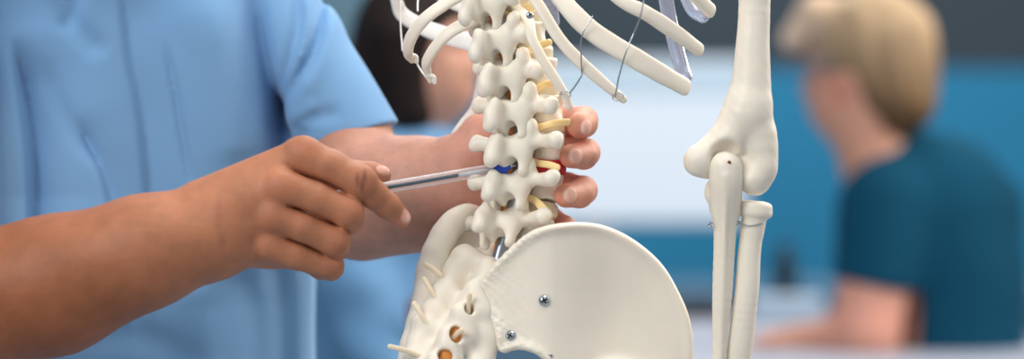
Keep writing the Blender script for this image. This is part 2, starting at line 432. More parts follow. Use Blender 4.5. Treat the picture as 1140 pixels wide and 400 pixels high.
left = [
    ([(548, -26, 0), (520, -8, -6), (498, 3, -8), (473, 21, -4), (458, 41, 8), (454, 58, 24), (459, 67, 40)], [12, 13, 14, 15, 15, 13, 8], 7),
    ([(553, 14, 0), (528, 22, -4), (502, 35, -4), (485, 52, 2), (475, 69, 12), (476, 80, 22), (479, 90, 28)], [14, 15, 15, 13, 12, 9, 6], 7)]
for j, (pts, wds, th) in enumerate(left):
    obj('rib', sweep([U(*p) for p in pts], wds, th, n=9, wob=.025, seed=j + 20, side=(-0.25, -1, 0.35), power=2.6), BONE2, SK)
    e = U(*pts[-1]); obj('end_clip', sweep([e + (-3, -6, 6), e + (4, -6, 4), e + (5, -5, -2)], 5, 4, n=4), WCART, SK)
for pts, wds, th in (([(436, -24, 150), (442, 2, 160), (449, 17, 165), (473, 31, 160), (505, 42, 135), (548, 53, 90)], [12, 14, 17, 20, 22, 23], 8), ([(478, -14, 120), (506, 4, 120), (530, 8, 110), (552, 6, 95)], [13, 15, 18, 18], 8),
                     ):
    obj('rib', sweep([U(*p) for p in pts], wds, th, n=9, side=(0, -1, 0.3)), WCART, SK)
obj('costal_cartilage', sweep([U(545, 52, 100), U(541, 75, 108), U(537, 100, 112), U(530, 122, 108), U(516, 140, 100), U(506, 152, 100)], [17, 17, 17, 15, 14, 11], 7, n=8), WCART, SK)
for pts, wds in (([(738, -26, -8), (744, 14, -6), (751, 46, -6), (758, 72, -14), (763, 86, -24)], [17, 17, 17, 17, 16]),
                 ([(752, -30, 4), (764, -2, 0), (772, 12, -10), (784, 18, -24)], [13, 14, 15, 17]),
                 ([(592, -22, 60), (604, 4, 62), (614, 26, 66)], [30, 34, 20])):
    obj('costal_cartilage', sweep([U(*p) for p in pts], wds, 10, n=9), CART, SK)
obj('chain', sweep([U(660, 18, -82), U(648, 40, -80), U(647, 62, -72), U(648, 84, -66)], 1.7, 1.7, n=26, m=8, bead=1), STEEL, SK)
obj('chain', sweep([U(648, 84, -67), U(641, 95, -62), U(634, 104, -55)], 1.9, 1.9, n=16, m=8, bead=1), STEEL, SK)
obj('chain', sweep([U(717, -2, -90), U(713, 18, -88), U(706, 36, -80), U(697, 58, -80), U(689, 86, -72), U(685, 108, -64)], 1.7, 1.7, n=20, m=8, bead=1), STEEL, SK)
def loop(c, rx, rz, n=14, tilt=0.6): return [c + np.array([rx * math.cos(t), -7 * math.sin(t), rz * math.sin(t)]) for t in np.linspace(0, 2 * math.pi, n)]
obj('wire_loop', sweep(loop(U(629, 106, -46), 6, 4), 1.3, 1.3, n=4, m=8), STEEL, SK)
obj('wire_loop', sweep(loop(U(688, 108, -56), 6, 4), 1.2, 1.2, n=4, m=8), STEEL, SK)
for a, b in ((U(446, 2, 60), U(448, 56, 50)), (U(462, 66, 44), U(474, 86, 34)), (U(467, -8, 60), U(465, 12, 40))):
    obj('cord', sweep([a, (a + b) / 2 + (-1, 0, 0), b], 2.0, 2.0, n=5, m=8), WCART, SK)
# ---------------- screws
def screw_mesh():
    v = Vol(np.arange(-9, 9.1, .36), np.arange(-9, 9.1, .36), np.arange(-4, 6, .36))
    v.add(Ell((0, 0, -1.5), (6.8, 6.8, 5.2))); v.cut(Box((0, 0, -12), (20, 20, 10)))
    v.cut([Box((0, 0, 4), (3.6, 1.0, 3), .3), Box((0, 0, 4), (1.0, 3.6, 3), .3)], .5)
    return v.mesh(1)
SV, SF = screw_mesh()
def screw(c, nrm, parent, s=1.0, roll=.5):
    Fm = frame_to(nrm); r = np.array([[math.cos(roll), -math.sin(roll), 0], [math.sin(roll), math.cos(roll), 0], [0, 0, 1]])
    o = obj('screw', (SV * s @ (Fm @ r).T + c, SF), STEEL, parent)
    a = np.asarray(nrm, float); a = a / np.linalg.norm(a)
    obj('cross_slot', join((np.array(box(-3.2, 3.2, -.8, .8, 0, .5)[0]) * s @ (Fm @ r).T + c + a * 1.3 * s, box(0, 1, 0, 1, 0, 1)[1]), (np.array(box(-.8, .8, -3.2, 3.2, 0, .5)[0]) * s @ (Fm @ r).T + c + a * 1.3 * s, box(0, 1, 0, 1, 0, 1)[1])), DARKM, o, smooth=False)
    return o
screw(U(590, 17, -45), (.15, -1, .1), SK, .62)
# ---------------- hip bone on the near side: a curved blade following its outline
def sd_poly(px, py, poly):
    d = np.full(np.broadcast(px, py).shape, 1e9); ins = np.zeros(d.shape, bool); n = len(poly)
    for i in range(n):
        a = poly[i]; b = poly[(i + 1) % n]; e = b - a
        wx, wy = px - a[0], py - a[1]
        t = np.clip((wx * e[0] + wy * e[1]) / (e @ e), 0, 1)
        d = np.minimum(d, (wx - t * e[0])**2 + (wy - t * e[1])**2)
        c = ((a[1] <= py) & (b[1] > py)) | ((b[1] <= py) & (a[1] > py))
        ins ^= c & (px < a[0] + (py - a[1]) / (e[1] if e[1] != 0 else 1e-9) * e[0])
    return np.where(ins, -1, 1) * np.sqrt(d)
out = np.array([(526, 329), (530, 318), (541, 304), (552, 291), (564, 279), (578, 266), (592, 256.5), (612, 250), (640, 247), (668, 250), (696, 261), (722, 279), (742, 300), (758, 328), (768, 352), (773, 380), (772, 415), (764, 450), (735, 478), (700, 500), (680, 545), (650, 540), (630, 490), (622, 440), (613, 410), (604, 398), (592, 391), (576, 388), (560, 392), (553, 385), (549, 364), (541, 353), (531, 344)], float)
out = catmull(np.concatenate([out, out[:1]]), 5)[:-1]
def hipdepth(px, py):
    x = np.interp(px, np.arange(500, 800, 5), hipcurve)
    return x - 0.10 * (py - 320) * np.clip((px - 540) / 60, 0, 1) * 0.5 + 13 * np.exp(-(((px - 690) / 62)**2 + ((py - 345) / 75)**2))
kx = np.array([500, 527, 545, 565, 590, 612, 640, 680, 720, 760, 800]); kw = np.array([-18, -30, -40, -48, -56, -59, -50, -34, -24, -15, 0])
hc = np.interp(np.arange(500, 800, 1), kx, kw); hc = np.convolve(np.pad(hc, 14, mode='edge'), np.hanning(29) / np.hanning(29).sum(), 'valid'); hipcurve = hc[::5]
vol = Vol(np.arange(-60, 225, 1.5), np.arange(-85, 45, 1.5), np.arange(-365, -30, 1.5))
Xg = vol.xs[:, None, None]; Yg = vol.ys[None, :, None]; Zg = vol.zs[None, None, :]
s0 = 1 - 30 / D0
PX = 570 + vol.xs[:, None] / s0; PY = 200 - vol.zs[None, :] / s0
SP = sd_poly(PX, PY, out); HD = hipdepth(PX, PY)
bump = .5 * np.sin(PX * .52 - PY * .61 + 2 * np.sin(PY * .13)) + .8 * np.sin(PX * .33 + 1.3 * np.sin(PY * .21)) * np.sin(PY * .29 + 1.1 * np.sin(PX * .17)) + .6 * np.sin(PX * .71 + PY * .53) * np.sin(PY * .8 - PX * .3)
crest = np.clip((430 - PY) / 60, 0, 1) * np.clip((PX - 530) / 30, 0, 1)
rim = np.exp(-((SP + 4) / 6.0)**2) * crest
rough_zone = np.exp(-((SP + 3) / 9)**2) * np.clip((640 - PX) / 60, 0, 1) + .25 * np.clip((600 - PX) / 40, 0, 1)
th = 6 + 3.6 * rim * np.clip((720 - PX) / 100, .35, 1) + rough_zone * bump * 1.25
HD = HD - 1.5 * rim + 5 * np.clip((PY - 430) / 60, 0, 1)
dp = SP[:, None, :] + 5 + .5 * bump[:, None, :] * np.clip((650 - PX) / 80, 0, 1)[:, None, :]; dn = np.abs(Yg - HD[:, None, :]) - th[:, None, :] + 5
vol.D = (np.sqrt(np.maximum(dp, 0)**2 + np.maximum(dn, 0)**2) + np.minimum(np.maximum(dp, dn), 0) - 5).astype(np.float32)
vol.add(Ell(U(690, 455, -40), (52, 30, 52)), 14); vol.cut(Ell(U(700, 460, -72), (34, 24, 34)), 4)
HIP = obj('hip_bone', vol.mesh(1), BONE, SK)
def on_hip(px, py):
    w = float(hipdepth(np.array([px], float), np.array([py], float))[0]); return U(px, py, w - 7.5)
screw(on_hip(606, 335) + (0, .3, 0), (.05, -1, .05), HIP, .95)
screw(on_hip(568.5, 374) + (0, .3, 0), (-.35, -1, .1), HIP, .95, 1.1)
screw(on_hip(612, 397) + (0, 1, 0), (.05, -1, .05), HIP, .6)
# ---------------- sacrum
SR = RT * .9
rows = [((566, 292, 14), 60, 17), ((548, 318, -8), 58, 19), ((528, 346, -28), 50, 19), ((510, 374, -46), 44, 18), ((494, 402, -60), 38, 17), ((482, 440, -66), 30, 15), ((478, 472, -62), 22, 14), ((480, 496, -52), 14, 11)]
pr = []
for (c, hw, r) in rows:
    c = U(*c); pr.append(Rc(c - SR * (hw - r), c + SR * (hw - r) * .4, r, r * .9))
v = Vol.fit(pr + [Ell(U(520, 330, -60), (90, 60, 90))], 1.6)
v.add(pr, 16)
for (px, py, w, r) in ((543, 302, -14, 13), (529, 327, -34, 14), (513, 352, -52, 13), (497, 380, -66, 12), (484, 408, -78, 11)):   # ridge of joined spines
    v.add(Ell(U(px, py, w), (r * .8, r * .8, r * 1.25)), 16)
v.add([Rc(U(516, 284, 12), U(542, 296, -6), 13, 9), Rc(U(508, 300, 4), U(496, 332, -14), 15, 14), Ell(U(520, 290, 4), (13, 12, 12))], 9)
v.add([Rc(U(492, 330, -14), U(474, 362, -30), 14, 15), Rc(U(474, 362, -30), U(462, 396, -44), 14, 14)], 10)
v.add([Rc(U(548, 330, -14), U(540, 372, -34), 12, 14), Rc(U(540, 372, -34), U(534, 410, -52), 15, 16)], 12)
for (px, py, w, rx, rz) in ((507, 373, -64, 7, 8.5), (496, 397, -76, 8.5, 8), (522, 345, -52, 5, 5)):
    v.cut(Ell(U(px, py, w), (rx, 16, rz)), 3)
q = rng.normal(0, 1, (8, 3))
v.disp(lambda X, Y, Z: 0.24 * sum(np.sin(X * .15 * (1 + .4 * a[0]) + Y * .13 + Z * .17 * (1 + .4 * a[1]) + a[2] * 6) for a in q))
SAC = obj('sacrum', v.mesh(2), BONE, SK)
for (px, py, w) in ((507, 374, -55), (496, 398, -67)):
    obj('foramen_filling', (Ell and sweep([U(px - 1, py + 4, w), U(px + 1, py - 4, w)], 14, 12, n=4, m=14)), CORD, SAC)
for a, b in ((U(521, 348, -48), U(523, 328, -58)), (U(474, 295, -12), U(490, 306, -18)), (U(472, 311, -24), U(486, 335, -28)), (U(461, 338, -44), U(475, 362, -46)), (U(434, 386, -72), U(466, 396, -60)), (U(505, 376, -62), U(514, 368, -76))):
    obj('nerve_peg', sweep([a, (a + b) / 2 + (0, -2, 1), b], [5.5, 5.5, 5.5], [4, 4, 4], n=5, m=12, power=3), PEG, SAC)
# ---------------- far hip bone, seen along its edge
pr = schain([U(530, 238, 52), U(516, 240, 40), U(500, 254, 30), U(488, 276, 20), U(479, 304, 8), U(474, 334, -6), U(470, 366, -18), U(464, 400, -24), U(470, 450, -14)], [9, 13, 15, 16, 16.5, 15, 19, 21, 22])
blade = chain([U(540, 246, 90), U(535, 270, 100), U(520, 300, 90), U(505, 340, 70)], [7, 8, 9, 10])
fan = [Rc(U(526, 242, 70), U(562, 240, 150), 10, 11), Rc(U(510, 260, 62), U(566, 260, 150), 11, 11), Rc(U(502, 282, 56), U(560, 281, 140), 11, 11), Rc(U(506, 271, 59), U(563, 271, 145), 11, 11), Rc(U(498, 296, 50), U(550, 298, 130), 11, 10), Rc(U(494, 310, 44), U(532, 312, 120), 10, 9), Rc(U(488, 340, 28), U(520, 340, 100), 8, 8), Rc(U(480, 370, -6), U(510, 375, 80), 14, 10), Rc(U(474, 410, -14), U(505, 410, 70), 16, 14)]
v = Vol.fit(pr + fan, 1.7); v.add(pr, 1); v.add(fan, 12)
v.disp(lambda X, Y, Z: 0.14 * sum(np.sin(X * .14 * (1 + .4 * a[0]) + Y * .11 + Z * .15 * (1 + .4 * a[1]) + a[2] * 6) for a in q))
obj('hip_bone', v.mesh(2), BONE, SK)
# ---------------- arm bones
WA = -30
def A(px, py, w=0): return U(px, py, WA + w)
pr = schain([A(841, -140), A(840, 0), A(838, 50), A(836, 95), A(832, 125)], [21, 17.5, 18.5, 22, 26])
v = Vol.fit(pr + [Ell(A(815, 170), (58, 40, 60))], 1.4); v.add(pr, 1)
v.add([Rc(A(832, 118), A(812, 158, -3), 22, 19), Rc(A(836, 118), A(845, 160), 20, 17), Rc(A(818, 140), A(786, 174, -2), 17, 15), Rc(A(790, 172, -2), A(777, 180), 15, 13), Ell(A(777, 180, -2), (14, 15, 15)), Rc(A(848, 150), A(848, 190), 16, 14.5), Rc(A(846, 188), A(843, 203), 16, 14), Ell(A(836, 200, 4), (16, 22, 14)), Ell(A(851, 176, 2), (12, 15, 22)), Rc(A(790, 186, 6), A(822, 188, 8), 13, 15)], 10)
v.cut(Ell(A(809, 178, -24), (19, 22, 22)), 5)
v.disp(lambda X, Y, Z: .12 * np.sin(X * .19 + 2) * np.sin(Z * .15) + .08 * np.sin(X * .5 + Z * .37))
obj('humerus', v.mesh(2), BONE, SK)
pr = schain([A(808, 186, -12), A(808, 205, -10), A(807, 230, -4), A(807, 262, 0), A(804, 330, 2), A(801, 400, 4), A(799, 520, 8), A(797, 650, 8)], [17.5, 18, 15.5, 12.2, 10.8, 7.6, 7, 6])
v = Vol.fit(pr, 1.3, 12); v.add(pr, 1); v.add([Rc(A(796, 208, 4), A(797, 232, 6), 9, 7), Rc(A(817, 212, 4), A(819, 236, 4), 9, 7), Ell(A(790, 215, 2), (5, 7, 8))], 7)
vr = v.copy(); vr.D[:] = 300; vr.add(schain([A(808, 196, -26.5), A(807, 236, -19.5), A(806, 280, -12), A(804, 330, -8.5), A(802, 400, -4)], [3, 2.4, 2.2, 2.2, 2], 10), 0); v.D = smin(v.D, vr.D, 5)
v.cut(Ell(A(811, 180, -34), (3, 5, 3.2)), 2)
ULN = obj('ulna', v.mesh(1), BONE, SK)
obj('fixing_pin', sweep([A(810, 182, -27), A(812, 180, -29), A(813, 182, -28)], 2.6, 2.6, n=4, m=8), mat('brown_pin', (120, 78, 50), .5), ULN)
hd = frame_to((.12, .1, 1))
pr = schain([A(838, 252, 6), A(834, 285, 6), A(832, 320, 6), A(826, 370, 8), A(822, 410, 10), A(816, 520, 14), A(812, 650, 14)], [12, 12.5, 13, 13.8, 13.5, 12, 11])
v = Vol.fit(pr + [Ell(A(842, 234, 4), (20, 18, 14))], 1.3); v.add(pr, 1)
v.add([Fn(lambda X, Y, Z: np.sqrt(np.maximum(np.sqrt((X - A(842, 233, 5)[0])**2 + (Y - A(842, 233, 5)[1])**2) - 13.5, 0)**2 + np.maximum(np.abs(Z - A(842, 233, 5)[2] + .12 * (X - A(842, 233, 5)[0])) - 3.6, 0)**2) - 4.4, A(842, 233, 5) - 21, A(842, 233, 5) + 21), Rc(A(841, 236, 5), A(838, 256, 6), 14, 11.5)], 6)
v.cut(Ell(A(842, 217, 4), (13, 13, 8)), 3)
obj('radius', v.mesh(1), BONE, SK)
obj('wire_loop', sweep([A(826, 249, -10), A(832, 251, -9), A(842, 250.5, -9), A(850, 248.5, -2), A(849, 247.5, 8), A(838, 246, 19), A(826, 246, 14), A(821, 247, 0), A(826, 249, -10)], 1.5, 1.5, n=5, m=8), STEEL, SK)
obj('wire_loop', sweep([A(826, 249, -11), A(821, 250, -4), A(814, 250, 12), A(798, 251, 14), A(791, 250, 4), A(790, 253, -6), A(794, 252, -10), A(792, 248, -6), A(789, 251, 2)], 1.5, 1.5, n=5, m=8), STEEL, SK)
# ------------------------------------------------------------------ people
def tint(P, base, patches):
    """Skin colour per vertex: base sRGB with soft patches (centre, radius, sRGB, strength)."""
    col = np.tile(np.array(lin(*base)), (len(P), 1))
    for c, r, rgb, st in patches:
        c = np.asarray(c, float)
        d = np.sqrt((((P - c) / r)**2).sum(1)); w = st * np.clip(1.25 - d, 0, 1)
        w = (w * w * (3 - 2 * w)) if st >= 1 else w
        col = col * (1 - w[:, None]) + np.array(lin(*rgb)) * w[:, None]
    return col
def polydist(PX, PY, pts, along=False):
    d = np.full(np.broadcast(PX, PY).shape, 1e9, np.float32)
    pts = np.asarray(pts, float)
    if len(pts) > 2: pts = catmull(pts, 5)
    T = np.zeros(d.shape, np.float32); G = np.ones(d.shape, np.float32); n = len(pts) - 1
    for i, (a, b) in enumerate(zip(pts[:-1], pts[1:])):
        e = b - a; t = np.clip(((PX - a[0]) * e[0] + (PY - a[1]) * e[1]) / (e @ e + 1e-9), 0, 1)
        q = np.sqrt((PX - a[0] - t * e[0])**2 + (PY - a[1] - t * e[1])**2)
        cr = e[0] * (PY - a[1]) - e[1] * (PX - a[0]); T = np.where(q < d, (i + t) / n, T); G = np.where(q < d, -np.sign(cr), G); d = np.minimum(d, q)
    return (d, T, G) if along else d

# ---------------- the practitioner
xs = axis(-420, 700, 13, [(225, 300), (300, 465), (490, 672)], 1.9)
xs = np.concatenate([axis(-560, -330, 14), axis(-329, 105, 13, [(-329, -110)], 1.45)[1:]])   # forearm and near hand
xs = axis(-620, 130, 14, [(-575, -345), (-345, -105), (-85, 104)], 1.45)
xs = axis(-760, 130, 14, [(-345, 104)], 1.5)
ys = axis(-190, 620, 14, [(-138, 120)], 1.7)
zs = axis(FLOOR, 820, 15, [(-125, 92)], 1.5)
base = Vol(xs, ys, zs)
SHN, SHF = U(-110, -130, 140), U(238, -95, 300)
TC = (SHN + U(272, -95, 300)) / 2
# trunk, neck, head, legs
trunk = [Rc(TC + (10, 50, -60), TC + (0, 60, -500), 105, 105), Rc(SHN + (70, 30, -20), SHF + (-60, 0, -20), 76, 76), Rc(TC + (0, 10, 20), TC + (15, -10, 150), 66, 62)]
base.add(trunk, 40)
HC = TC + (45, -40, 290)
fd = np.array([.8, -.6, 0]); sd = np.array([.6, .8, 0])
base.add([Ell(HC, (112, 92, 140), np.stack([fd, sd, UP])), Ell(HC + fd * 30 + UP * -70, (80, 70, 75), np.stack([fd, sd, UP]))], 40)
base.add([Rc(HC + fd * 108 + UP * 10, HC + fd * 126 + UP * -38, 10, 17), Ell(HC + fd * 100 + UP * -78, (20, 34, 10), np.stack([fd, sd, UP]))], 14)
for s in (-1, 1):
    base.add(Ell(HC + sd * s * 92 - fd * 8 + UP * -10, (22, 9, 38), np.stack([fd, sd, UP])), 8)
    base.cut(Ell(HC + fd * 104 + sd * s * 42 + UP * 4, (14, 24, 14), np.stack([fd, sd, UP])), 10)
    hip = TC + (-10, 45, -560) + sd * s * 75
    base.add(chain([hip, hip + fd * 30 + UP * -560, np.array([hip[0], hip[1] + 10, FLOOR + 90])], [115, 72, 48]), 40)
    base.add(Rc(np.array([hip[0], hip[1] + 10, FLOOR + 55]), np.array([hip[0], hip[1] + 10, FLOOR + 40]) + fd * 200, 45, 34), 30)
# near arm
EL = U(-165, 365, -60)
base.add(Rc(SHN + (20, 0, -20), EL, 96, 76), 40)
base.add([Rc(EL, U(60, 318, -92), 78, 74), Rc(U(60, 318, -92), U(160, 281, -96), 73, 60), Rc(U(160, 281, -96), U(238, 256, -90), 59, 51)], 16)
W = U(246, 254, -88)
palm = base
M = [U(337, 176, -96), U(315, 208, -110), U(304, 240, -108), U(300, 272, -98)]
palm.add([Rc(U(238, 240, -88), U(328, 178, -92), 44, 21), Rc(U(240, 250, -90), U(310, 208, -104), 46, 20), Rc(U(240, 262, -90), U(300, 240, -102), 46, 19), Rc(U(238, 268, -86), U(296, 272, -92), 44, 18)], 9)
palm.add([Rc(U(262, 232, -62), U(330, 212, -52), 32, 24), Rc(U(300, 262, -72), U(330, 275, -66), 30, 24), Ell(U(300, 245, -72), (52, 30, 52))], 14)
# far arm
FE = U(404, 222, 150)
base.add(Rc(SHF + (0, 10, -20), U(388, 140, 196), 56, 44), 20)
base.add([Rc(U(388, 140, 196), FE, 44, 66)], 24)
base.add([Rc(FE, U(458, 216, 126), 68, 64), Rc(U(458, 216, 126), U(512, 196, 98), 63, 45)], 24)
base.add([Rc(U(512, 184, 96), U(585, 146, 100), 36, 22), Rc(U(512, 194, 98), U(592, 176, 102), 38, 21), Rc(U(512, 204, 98), U(588, 208, 100), 36, 20), Rc(U(510, 212, 96), U(576, 236, 96), 32, 19), Rc(U(512, 190, 84), U(538, 152, 82), 30, 25), Rc(U(538, 152, 82), U(575, 130, 96), 25, 17), Rc(U(575, 130, 96), U(612, 122, 92), 16, 13)], 12)
# fingers, each grown from the palm on its own so that neighbours stay apart
fing = [  # points, radii
    ([M[0], U(368, 186, -99), U(399, 203, -97), U(415, 216, -89), U(431, 229, -78), U(447, 243, -66)], [21, 18.5, 18, 15.6, 14.2, 10.5]),
    ([M[1], U(352, 221, -108), U(386, 235.5, -100), U(388, 245, -78), U(380, 250, -56), U(352, 246, -44)], [20, 17.5, 17.5, 16, 14.5, 12]),
    ([M[2], U(338, 253, -106), U(371, 269, -97), U(373, 275, -76), U(364, 277, -56), U(338, 270, -46)], [19, 17, 17, 15.5, 14, 12]),
    ([M[3], U(330, 284, -96), U(366, 294.5, -86), U(368, 298, -70), U(358, 298, -54), U(336, 290, -46)], [18.5, 16, 15.2, 14, 13, 11]),
    ([U(300, 216, -58), U(352, 199, -38), U(392, 194, -30), U(412, 194, -25), U(424, 195, -22)], [26, 21, 15.5, 13.5, 11.5]),
    ([U(590, 146, 100), U(634, 134, 74), U(650, 134, 44), U(650, 138, 16), U(645, 140, -8)], [20, 16.5, 15.5, 15, 14]),
    ([U(596, 176, 102), U(636, 168, 76), U(652, 170, 46), U(650, 173, 14), U(636, 174, -14)], [20, 16.5, 16, 15.5, 13.5]),
    ([U(592, 208, 100), U(632, 208, 74), U(649, 212, 44), U(645, 216, 12), U(630, 218, -14)], [19, 16, 16, 15.5, 13.5]),
    ([U(580, 236, 96), U(614, 246, 74), U(628, 254, 48), U(628, 262, 24)], [18, 15, 14, 13])]
plain = base.copy()
whole = None
box_lo = np.array([-360, -175, -150.]); box_hi = np.array([150, 150, 130.])
sl, X, Y, Z = base.sub(box_lo, box_hi)
acc = plain.D[sl].copy(); FD = []
for pts, rads in fing:
    f = Vol.__new__(Vol); f.xs, f.ys, f.zs = base.xs[sl[0]], base.ys[sl[1]], base.zs[sl[2]]; f.D = np.full(acc.shape, 300, np.float32)
    f.add(chain(pts, rads), 4)
    acc = np.minimum(acc, smin(plain.D[sl], f.D, 7))
    if len(FD) < 4: FD.append(f.D)
FD = np.sort(np.stack(FD), 0)                # a groove where two fingers press together
acc = acc + (4.5 * np.exp(-((FD[1] - FD[0]) / 2.6)**2) * np.clip((16 - FD[1]) / 8, 0, 1) * np.clip((base.xs[sl[0]][:, None, None] + 244) / 14, 0, 1) * np.clip((-176 - base.xs[sl[0]][:, None, None]) / 16, 0.25, 1)).astype(np.float32)
# knuckle heads and tendons on the back of the hand
base.D[sl] = acc
for c, r in ((U(338, 166, -108), (15, 9, 12)), (U(312, 208, -124), (13, 7, 12)), (U(303, 240, -121), (12, 7, 11)), (U(299, 270, -110), (11, 7, 10)), (U(404, 200, -109), (12, 6, 11)), (U(390, 236, -112), (9, 6, 10)), (U(375, 268, -109), (9, 6, 9)), (U(369, 294, -98), (8, 5, 8))):
    base.add(Ell(np.array(c) + (0, 3.5, 0), r), 14)
def crease(pts, r=1.3): return chain([U(*p) for p in pts], [r] * len(pts))
# nails: a raised plate at each visible fingertip
def plate(c, n, up, rx, ry, th=3.2):
    n = np.asarray(n, float); n /= np.linalg.norm(n); up = np.asarray(up, float); up = up - n * (n @ up); up /= np.linalg.norm(up)
    return Ell(c, (rx, ry, th), np.stack([np.cross(up, n), up, n]))
nails = [plate(U(450, 240.5, -74), (.35, -.85, .45), (.7, .1, -.7), 6.5, 8.5), plate(U(426, 190, -31), (.3, -.75, .6), (1, .1, 0), 5.5, 8.5),
         plate(U(653, 142, -17), (.75, -.65, 0), (-.65, -.7, -.1), 8.5, 8), plate(U(641, 174, -26), (.5, -.85, .05), (-.8, -.55, 0), 9, 8), plate(U(635, 217, -26), (.5, -.85, .05), (-.8, -.55, 0), 9, 8)]
for n_ in nails: base.add(n_, 1.2)
PV, PF = base.mesh(2)
near = (PV[:, 1] < 40) & (PV[:, 0] < -60)
pat = [(U(40, 330, -100), np.array([190, 160, 130.]), (150, 90, 58), 1.0), (U(446, 226, 130), np.array([160, 170, 130.]), (190, 144, 128), 1.0), (U(590, 180, 60), np.array([120, 140, 120.]), (224, 164, 146), 1.0)]  # first patch paints the light falling off along the near forearm
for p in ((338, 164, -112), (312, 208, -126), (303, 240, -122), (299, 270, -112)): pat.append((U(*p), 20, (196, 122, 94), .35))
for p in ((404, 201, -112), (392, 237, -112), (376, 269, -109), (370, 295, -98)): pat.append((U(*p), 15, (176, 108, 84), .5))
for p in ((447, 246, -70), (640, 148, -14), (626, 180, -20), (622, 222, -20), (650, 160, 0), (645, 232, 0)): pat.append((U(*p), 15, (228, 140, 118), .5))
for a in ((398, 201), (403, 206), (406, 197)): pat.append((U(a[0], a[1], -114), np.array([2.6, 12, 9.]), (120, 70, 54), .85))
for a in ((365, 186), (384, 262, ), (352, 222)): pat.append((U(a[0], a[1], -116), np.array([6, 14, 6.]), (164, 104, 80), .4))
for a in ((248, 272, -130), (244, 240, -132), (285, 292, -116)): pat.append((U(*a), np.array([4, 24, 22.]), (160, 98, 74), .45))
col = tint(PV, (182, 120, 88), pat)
for n_ in nails:
    q = (PV - n_.c) @ n_.R.T / (n_.r * 1.0); w = .75 * np.clip((1.12 - np.sqrt(q[:, 0]**2 + q[:, 1]**2 + (q[:, 2] * .45)**2)) * 7, 0, 1)
    tipw = np.clip((q[:, 1] - .55) * 5, 0, 1)[:, None]
    nc = np.array(lin(232, 182, 164)) * (1 - tipw) + np.array(lin(238, 208, 192)) * tipw
    col = col * (1 - w[:, None]) + nc * w[:, None]
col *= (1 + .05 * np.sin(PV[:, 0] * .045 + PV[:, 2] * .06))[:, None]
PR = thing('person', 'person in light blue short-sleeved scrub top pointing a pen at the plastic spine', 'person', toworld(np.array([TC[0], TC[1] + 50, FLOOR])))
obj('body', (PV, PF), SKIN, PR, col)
# scrub top
v = Vol(axis(-860, 40, 12, [(-600, -30)], 2.9), axis(-20, 560, 9, [(70, 330)], 4.0), axis(-640, 500, 14, [(-225, 225)], 2.9))
ang = math.radians(18)
def torso(X, Y, Z):
    dx, dy = X - TC[0] - 14, Y - TC[1] - 42
    a = dx * math.cos(ang) + dy * math.sin(ang); b = -dx * math.sin(ang) + dy * math.cos(ang)
    return (np.sqrt((a / 276)**2 + (b / 178)**2) - 1) * 200 + 0 * Z
SL0, SL1 = U(212, -120, 285), U(396, 160, 190)
v.add([Fn(torso, (-640, 0, -660), (60, 700, 210)), Rc(SHN + (60, 20, 0), SHF + (-40, 0, 0), 104, 100)], 30, 60)
v.cut(Fn(lambda X, Y, Z: Z + 620 + 0 * X + 0 * Y, (-700, 0, -660), (100, 700, -600)), 4)
v.add(Rc(SL0, SL1 + (SL1 - SL0) * .2, 76, 54), 16)
v.add(Rc(SHN + (10, 0, -10), SHN * .6 + EL * .4, 122, 118), 20)
v.cut([Ell(TC + (12, -10, 150), (105, 95, 70)), Rc(TC + fd * 120 + UP * 110, TC + fd * 190 + UP * -20, 60, 6)], 6)
hn = (SL1 - SL0) / np.linalg.norm(SL1 - SL0); hn2 = np.array([.30, -.05, -.95]); hn2 /= np.linalg.norm(hn2); hp = U(402, 149, 180)
def hem(X, Y, Z):                            # everything beyond the sleeve's hem, near the arm only
    s = (X - hp[0]) * hn2[0] + (Y - hp[1]) * hn2[1] + (Z - hp[2]) * hn2[2]
    r = (X - U(370, 0, 190)[0])
    return np.maximum(-s, -(r + 32))
v.cut(Fn(hem, (-260, 60, -640), (60, 560, 140)), 2)
folds = [  # line on the cloth, depth (+ in, - out), width
    ([(26, 40), (37, 110), (45, 180), (50, 300)], -32, 34), ([(90, 128), (108, 165), (128, 210), (150, 330)], -13, 20), ([(138, -60), (150, 60), (164, 140), (178, 300)], -12, 28), ([(60, 60), (72, 110), (92, 150), (120, 185)], 4, 8), ([(0, 40), (8, 140), (14, 330)], -9, 12), ([(66, -30), (82, 18), (104, 44), (126, 66)], 5, 9), ([(104, -30), (92, 12), (76, 40)], 4, 7),
    ([(186, 40), (196, 90), (206, 150), (217, 215)], 3.6, 3.4), ([(196, 40), (206, 90), (216, 150), (227, 215)], -1.6, 5),
    ([(234, -40), (250, 60), (262, 130), (272, 220)], -10, 24), ([(276, -60), (286, 30), (297, 85), (304, 125), (304, 200)], 16, 9), ([(262, -40), (274, 50), (286, 150)], 3, 8),
    ([(342, -40), (353, 15), (347, 58), (328, 92), (298, 130)], 9, 6), ([(320, -40), (330, 25), (320, 75), (298, 116)], 5, 6), ([(338, -30), (342, 28), (326, 85)], -4, 6),
    ([(372, -10), (358, 60), (330, 115)], -4, 12), ([(310, 152), (342, 132), (384, 126)], 4, 7), ([(314, 142), (356, 116)], -3, 7), ([(326, 175), (340, 140)], 4, 6),
    ([(60, 380), (160, 372), (240, 420)], 6, 16), ([(214, 290), (230, 360), (228, 440)], -7, 16), ([(258, 285), (278, 350), (286, 450)], 8, 14), ([(296, 270), (306, 350), (308, 480)], 9, 12), ([(60, -60), (62, 100), (66, 300)], 16, 46), ([(240, -60), (246, 100), (262, 340)], -12, 42), ([(165, -60), (172, 100), (185, 300)], 8, 30)]
sy = np.array([130.0])
s_ = 1 + 150 / D0
PX2 = 570 + v.xs[:, None] / s_; PY2 = 200 - v.zs[None, :] / s_
dd = np.zeros(np.broadcast(PX2, PY2).shape, np.float32)
